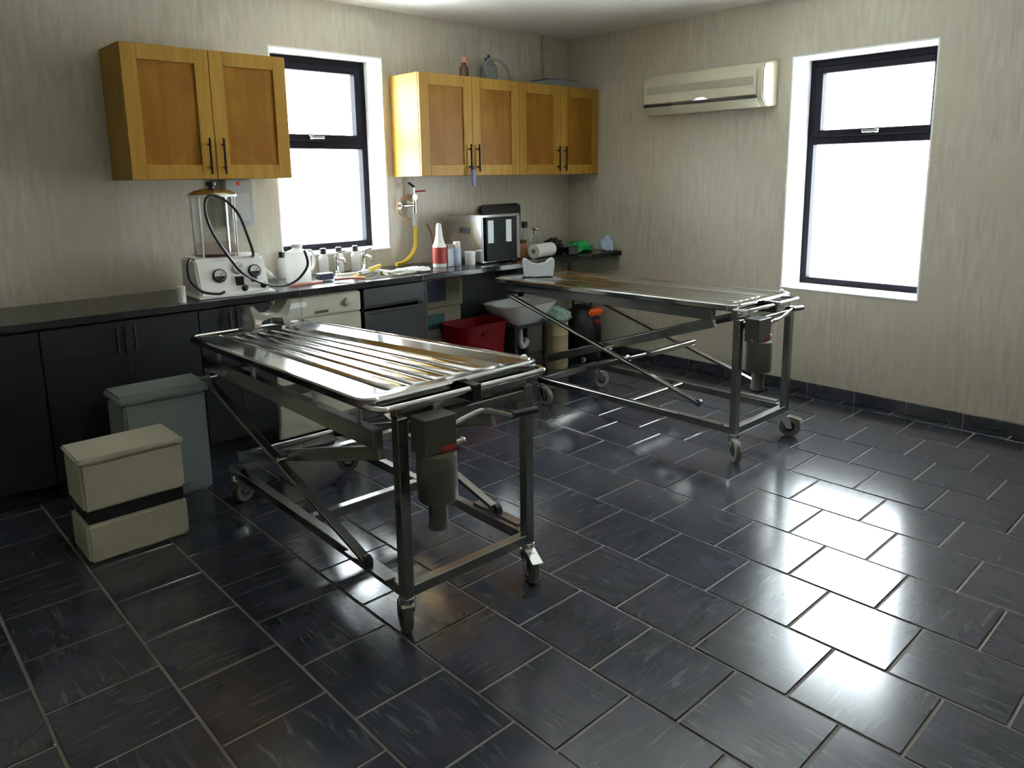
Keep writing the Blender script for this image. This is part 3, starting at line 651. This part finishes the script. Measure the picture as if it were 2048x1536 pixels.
MB().prism([(-.235,0),(.215,0),(.225,.39),(.20,.415),(-.17,.41),(-.21,.385)], (0,-.05,0), (1,0,0), (0,0,1), (0,.05,0)).build('pan', 'black', bt, bevel=.012, seg=2)
MB().tube([(-.06,-.052,.30),(-.05,-.075,.31),(.05,-.075,.31),(.06,-.052,.30)], .006, n=8).build('handle', 'black', bt)
# group right of the oven
bottle('bottle', 'brown glass bottle just right of the steel oven', 'bottle', -.92, -.22, [(.040,0),(.044,.006),(.044,.17),(.02,.215),(.018,.25)], 'brown', [(.021,.245),(.021,.28),(.018,.283)], 'black')
bottle('flask', 'clear glass flask with black stopper behind the white paper roll', 'flask', -.80, -.26, [(.065,0),(.075,.01),(.07,.05),(.03,.15),(.022,.17),(.022,.23)], 'clear', [(.024,.225),(.026,.27),(.022,.274)], 'black')
bottle('jar', 'copper-brown jar behind the white paper roll', 'jar', -.905, -.335, [(.042,0),(.046,.006),(.046,.10),(.036,.115)], 'copper', [(.038,.112),(.038,.135),(.034,.138)], 'brown')
bottle('bottle', 'slim clear bottle with a chrome pump right of the flask', 'bottle', -.62, -.20, [(.026,0),(.03,.005),(.03,.12),(.012,.15),(.012,.17)], 'clear', [(.014,.165),(.014,.19),(.03,.20),(.03,.21),(.008,.215)], 'chrome')
pr = thing('paper_roll', 'white paper roll lying at the worktop front right of the oven', 'paper roll', (-.80, -.46, WZ+.056), R(10))
MB().lathe([(.018,-.12),(.055,-.12),(.055,.12),(.018,.12)], axis=(1,0,0), n=26).build('paper', 'white', pr); MB().lathe([(.019,-.121),(.0195,.121)], axis=(1,0,0), n=16).build('core', 'card', pr)
dl = thing('power_drill', 'black power drill lying on the worktop near the corner', 'drill', (-.50, -.30, WZ+.042), R(-20))
MB().lathe([(.012,-.13),(.018,-.12),(.03,-.09),(.036,-.05),(.038,.05),(.03,.075)], axis=(1,0,0), n=18).build('body', 'black', dl)
MB().beam((.03,-.02,0),(.06,-.17,-.012), .04, .045).build('grip', 'black', dl, bevel=.008); MB().box(.02,.11,-.23,-.165,-.04,.028).build('battery', 'black', dl, bevel=.006)
MB().lathe([(.0385,-.02),(.0385,.005)], axis=(1,0,0), n=18).build('stripe', 'mgrey', dl)
heap('cable_heap', 'heap of black cable beside the power drill', 'cable', -.36, -.16, .09, .06, .065, 'black', .5, 3, 1)
heap('plastic_bag', 'crumpled green plastic bag on the worktop in the corner', 'bag', -.225, -.33, .135, .10, .055, 'green', .35, 2.6, 7)
heap('plastic_bag', 'pale blue clear plastic bag at the right end of the worktop', 'bag', -.082, -.515, .055, .06, .085, 'paleblue', .3, 2.4, 11)
hb = thing('head_rest', 'grey block head rest on the far tray, beside the worktop', 'head rest', (-1.255, -.87, .846), R(-40), 'head rests on the trolley trays')
MB().prism([(-.10,0),(.10,0),(.112,.10),(.108,.125),(.085,.12),(.05,.092),(0,.082),(-.05,.092),(-.085,.12),(-.108,.125),(-.112,.10)], (0,-.055,0), (1,0,0), (0,0,1), (0,.11,0)).build('block', 'lgrey', hb, bevel=.006, seg=2)
MB().box(-.085,.085,-.045,.045,-.0005,.004).build('foot', 'rubber', hb)

# ------------------------------------------------------------------ things above and on the wall cabinets
zt = ZT
bottle('bottle', 'brown bottle with a pale cap standing on top of the middle cabinet', 'bottle', -1.36, -.22, [(.03,0),(.033,.004),(.033,.075),(.016,.10),(.014,.115)], 'brown', [(.020,.113),(.020,.150),(.017,.153)], 'pinkskin', z=zt+.001)
cable('cable', 'grey cable looped on top of the middle cabinet', 'cable', [(-1.17,-.26,zt+.012),(-1.19,-.26,zt+.09),(-1.15,-.26,zt+.15),(-1.05,-.26,zt+.15),(-.96,-.26,zt+.10),(-.92,-.26,zt+.02),(-.86,-.25,zt+.012)], .010, 'mgrey')
jb = thing('glass_jar', 'green-grey glass jar with dark valve on the cabinet top', 'jar', (-1.02, -.11, zt+.001))
MB().lathe([(.06,0),(.065,.006),(.065,.12),(.04,.15),(.03,.17)], n=22).build('body', 'mgrey', jb); MB().lathe([(.033,.165),(.033,.185),(.012,.19),(.012,.21)], n=16).build('cap', 'black', jb)
tr_ = thing('folded_sheet', 'grey folded plastic sheet on the corner cabinet', 'sheet', (-.34, -.17, zt+.001))
MB().prism([(-.30,0),(.30,0),(.30,.01),(.18,.035),(0,.055),(-.20,.05),(-.29,.015)], (0,-.12,0), (1,0,0), (0,0,1), (0,.25,0)).build('folds', 'mgrey', tr_, bevel=.005); MB().box(-.2,.2,-.1,.1,.056,.062).build('top_fold', 'mgrey', tr_, bevel=.002)
pp = thing('wall_pipe', 'cream pipe rising on the back wall above the corner cabinet', 'pipe', (-.315, -.016, ZT+.002))
MB().cyl((0,0,0),(0,0,H-ZT-.004), .013, n=12).build('pipe', 'cream', pp)
for z in (.12, .34): MB().box(-.022,.022,-.018,.0155,z-.01,z+.01).build('clip', 'lgrey', pp, bevel=.002)
hk = thing('tag', 'dark blue strap tag hanging from the middle cabinet door handle', 'tag', (-1.441, -.3995, 1.53))
MB().box(-.021,.021,-.007,.007,-.055,.065).build('strap', 'blue', hk, bevel=.005, seg=2); MB().tube([(-.006,0,.063),(-.009,0,.082),(0,0,.095),(.009,0,.082),(.006,0,.063)], .0028, n=6).build('loop', 'blue', hk)

# ------------------------------------------------------------------ under the open worktop
def carton(name, lab, x, y, z, w, d, h, mat, patches, rz=0):
    t = thing(name, lab, 'box', (x, y, z), rz, 'boxes stacked under the worktop')
    MB().box(-w/2, w/2, -d/2, d/2, 0, h).build('box', mat, t, bevel=.003)
    for (a, b_, c0, c1, m) in patches: MB().box(a*w, b_*w, -d/2-.001, -d/2+.001, c0*h, c1*h).build('printed_label', m, t)
    MB().box(-w/2+.002, w/2-.002, -.025, .025, h-.0005, h+.0008).build('tape', 'tan', t)
carton('cardboard_box', 'lower cardboard box behind the red bin', -1.79, -.20, 0, .46, .36, .40, 'card', [(-.42,-.30,.3,.8,'teal'),(-.15,.15,.3,.6,'navy')])
carton('cardboard_box', 'cardboard box with teal label, middle of the stack behind the red bin', -1.80, -.20, .402, .44, .36, .22, 'card', [(-.46,-.34,.2,.9,'teal'),(-.2,.15,.3,.8,'teal')])
carton('cardboard_box', 'top cardboard box with navy labels, close under the worktop', -1.79, -.20, .625, .46, .36, .22, 'card', [(-.48,-.34,.2,.95,'navy'),(-.20,.16,.2,.9,'navy')])
rb = thing('bin', 'red plastic bin under the worktop, right of the drawers', 'bin', (-1.60, -.555, 0))
def tub(w0, d0, w1, d1, h, tk):
    lp = [(w0,d0,0),(w1,d1,h),(w1+.012,d1+.012,h),(w1+.012,d1+.012,h+.018),(w1-tk,d1-tk,h+.018),(w0-tk,d0-tk,tk)]
    vs = []; fs = []
    n = 24
    for a, b_, z in lp:
        for k in range(n):
            t = 2*math.pi*k/n; c, s = math.cos(t), math.sin(t); e = .45
            vs.append((a*math.copysign(abs(c)**e, c), b_*math.copysign(abs(s)**e, s), z))
    for i in range(len(lp)-1):
        for k in range(n): fs.append((i*n+k, i*n+(k+1)%n, (i+1)*n+(k+1)%n, (i+1)*n+k))
    fs.append(tuple(range(n-1,-1,-1))); fs.append(tuple((len(lp)-1)*n+k for k in range(n)))
    return MB().add(vs, fs)
tub(.19,.12,.225,.145,.50,.006).build('tub', 'red', rb)
MB().box(-.05,.05,-.165,-.138,.44,.46).build('grip', 'red', rb, bevel=.004)
tag(MB().box(-.48,.48,-.02,0,0,.868).build('back_panel', 'carcass', bevel=.002, loc=(-1.07,-.002,0)), 'dark back panel under the worktop behind the basin', 'panel')
# wash basin on black stand
bs = thing('wash_basin', 'white ceramic wash basin on a dark stand under the worktop', 'basin', (-1.09, -.50, 0), R(0))
lp = [(.07,.06,.40),(.18,.13,.46),(.27,.19,.56),(.28,.20,.59),(.265,.185,.593),(.24,.165,.585),(.15,.11,.52),(.03,.03,.51)]
vs = []; fs = []; n = 28
for a, b_, z in lp:
    for k in range(n):
        t = 2*math.pi*k/n; c, s = math.cos(t), math.sin(t); e = .55
        vs.append((a*math.copysign(abs(c)**e, c), b_*math.copysign(abs(s)**e, s), z))
for i in range(len(lp)-1):
    for k in range(n): fs.append((i*n+k, i*n+(k+1)%n, (i+1)*n+(k+1)%n, (i+1)*n+k))
fs.append(tuple(range(n-1,-1,-1))); fs.append(tuple((len(lp)-1)*n+k for k in range(n)))
MB().add(vs, fs).build('bowl', 'porcelain', bs)
MB().lathe([(.028,0),(.028,.005),(.016,.005)], (0,0,.509), 14).build('drain', 'black', bs)
MB().tube([(0,0,.405),(0,0,.27),(.03,0,.235),(.07,0,.26),(.10,.05,.27)], .022, n=12).build('waste_trap', 'palegrey', bs)
st = MB()
for sx in (-1,1):
    for sy in (-1,1): st.box(sx*.16-.014, sx*.16+.014, sy*.11-.014, sy*.11+.014, 0, .42)
st.box(-.17,.17,-.12,-.10,.41,.43).box(-.17,.17,.10,.12,.41,.43).box(-.17,.17,-.12,.12,.10,.118)
st.build('stand', 'black', bs, bevel=.002)
dm = thing('drum', 'beige drum with a green plastic cover right of the wash basin', 'drum', (-.69, -.50, 0))
MB().lathe([(.095,0),(.10,.01),(.10,.13),(.104,.14),(.10,.15),(.10,.27),(.104,.28),(.10,.29),(.10,.385)], n=26).build('shell', 'tan', dm)
lid = heap('cover', '', '', 0, 0, .125, .125, .075, 'palegrey', .3, 2.5, 3, z=.386); del lid['label']; del lid['category']; lid.parent = dm; lid.data.materials[0] = pm('pale_green_film', (.32,.45,.36), .35, vary=.2, vscale=20)
vc = thing('vacuum_cleaner', 'black upright wet vacuum with an orange top cap near the right wall', 'vacuum cleaner', (-.335, -.47, 0), R(0))
MB().lathe([(.14,.04),(.16,.06),(.165,.28),(.15,.36),(.12,.43),(.06,.47)], n=26).build('tank', 'black', vc)
MB().box(-.09,.09,-.172,-.12,.395,.455).build('orange_cap', 'orange', vc, bevel=.02, seg=3, label='orange cap')
MB().box(-.03,.03,-.178,-.150,.33,.36).build('latch', 'redlabel', vc, bevel=.004)
MB().tube([(.10,0,.42),(.10,0,.53),(-.10,0,.53),(-.10,0,.42)], .012, n=8, sub=5).build('carry_handle', 'black', vc)
for a in (45,135,225,315): MB().lathe([(.02,-.012),(.025,0),(.02,.012)], (.14*math.cos(R(a)), .14*math.sin(R(a)), .025), 12, (1,0,0)).build('wheel', 'rubber', vc)
# ------------------------------------------------------------------ left foreground boxes
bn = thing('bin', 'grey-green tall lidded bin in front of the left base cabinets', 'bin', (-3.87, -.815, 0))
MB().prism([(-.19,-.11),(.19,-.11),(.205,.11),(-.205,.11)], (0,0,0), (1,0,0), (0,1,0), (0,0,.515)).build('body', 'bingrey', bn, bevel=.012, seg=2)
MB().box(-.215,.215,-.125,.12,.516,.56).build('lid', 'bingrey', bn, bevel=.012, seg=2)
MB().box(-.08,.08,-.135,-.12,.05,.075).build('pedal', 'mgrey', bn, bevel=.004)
cr = thing('storage_box', 'cream two-tier plastic storage box left of the near trolley', 'storage box', (-4.16, -1.24, 0), R(0))
MB().box(-.20,.20,-.13,.13,0,.17).build('lower_tier', 'dullcream', cr, bevel=.012, seg=2); MB().box(-.19,.19,-.12,.12,.17,.225).build('dark_band', 'black', cr)
MB().box(-.20,.20,-.13,.13,.225,.43).build('upper_tier', 'dullcream', cr, bevel=.012, seg=2); MB().box(-.207,.207,-.137,.137,.43,.452).build('lid', 'dullcream', cr, bevel=.006, seg=2)
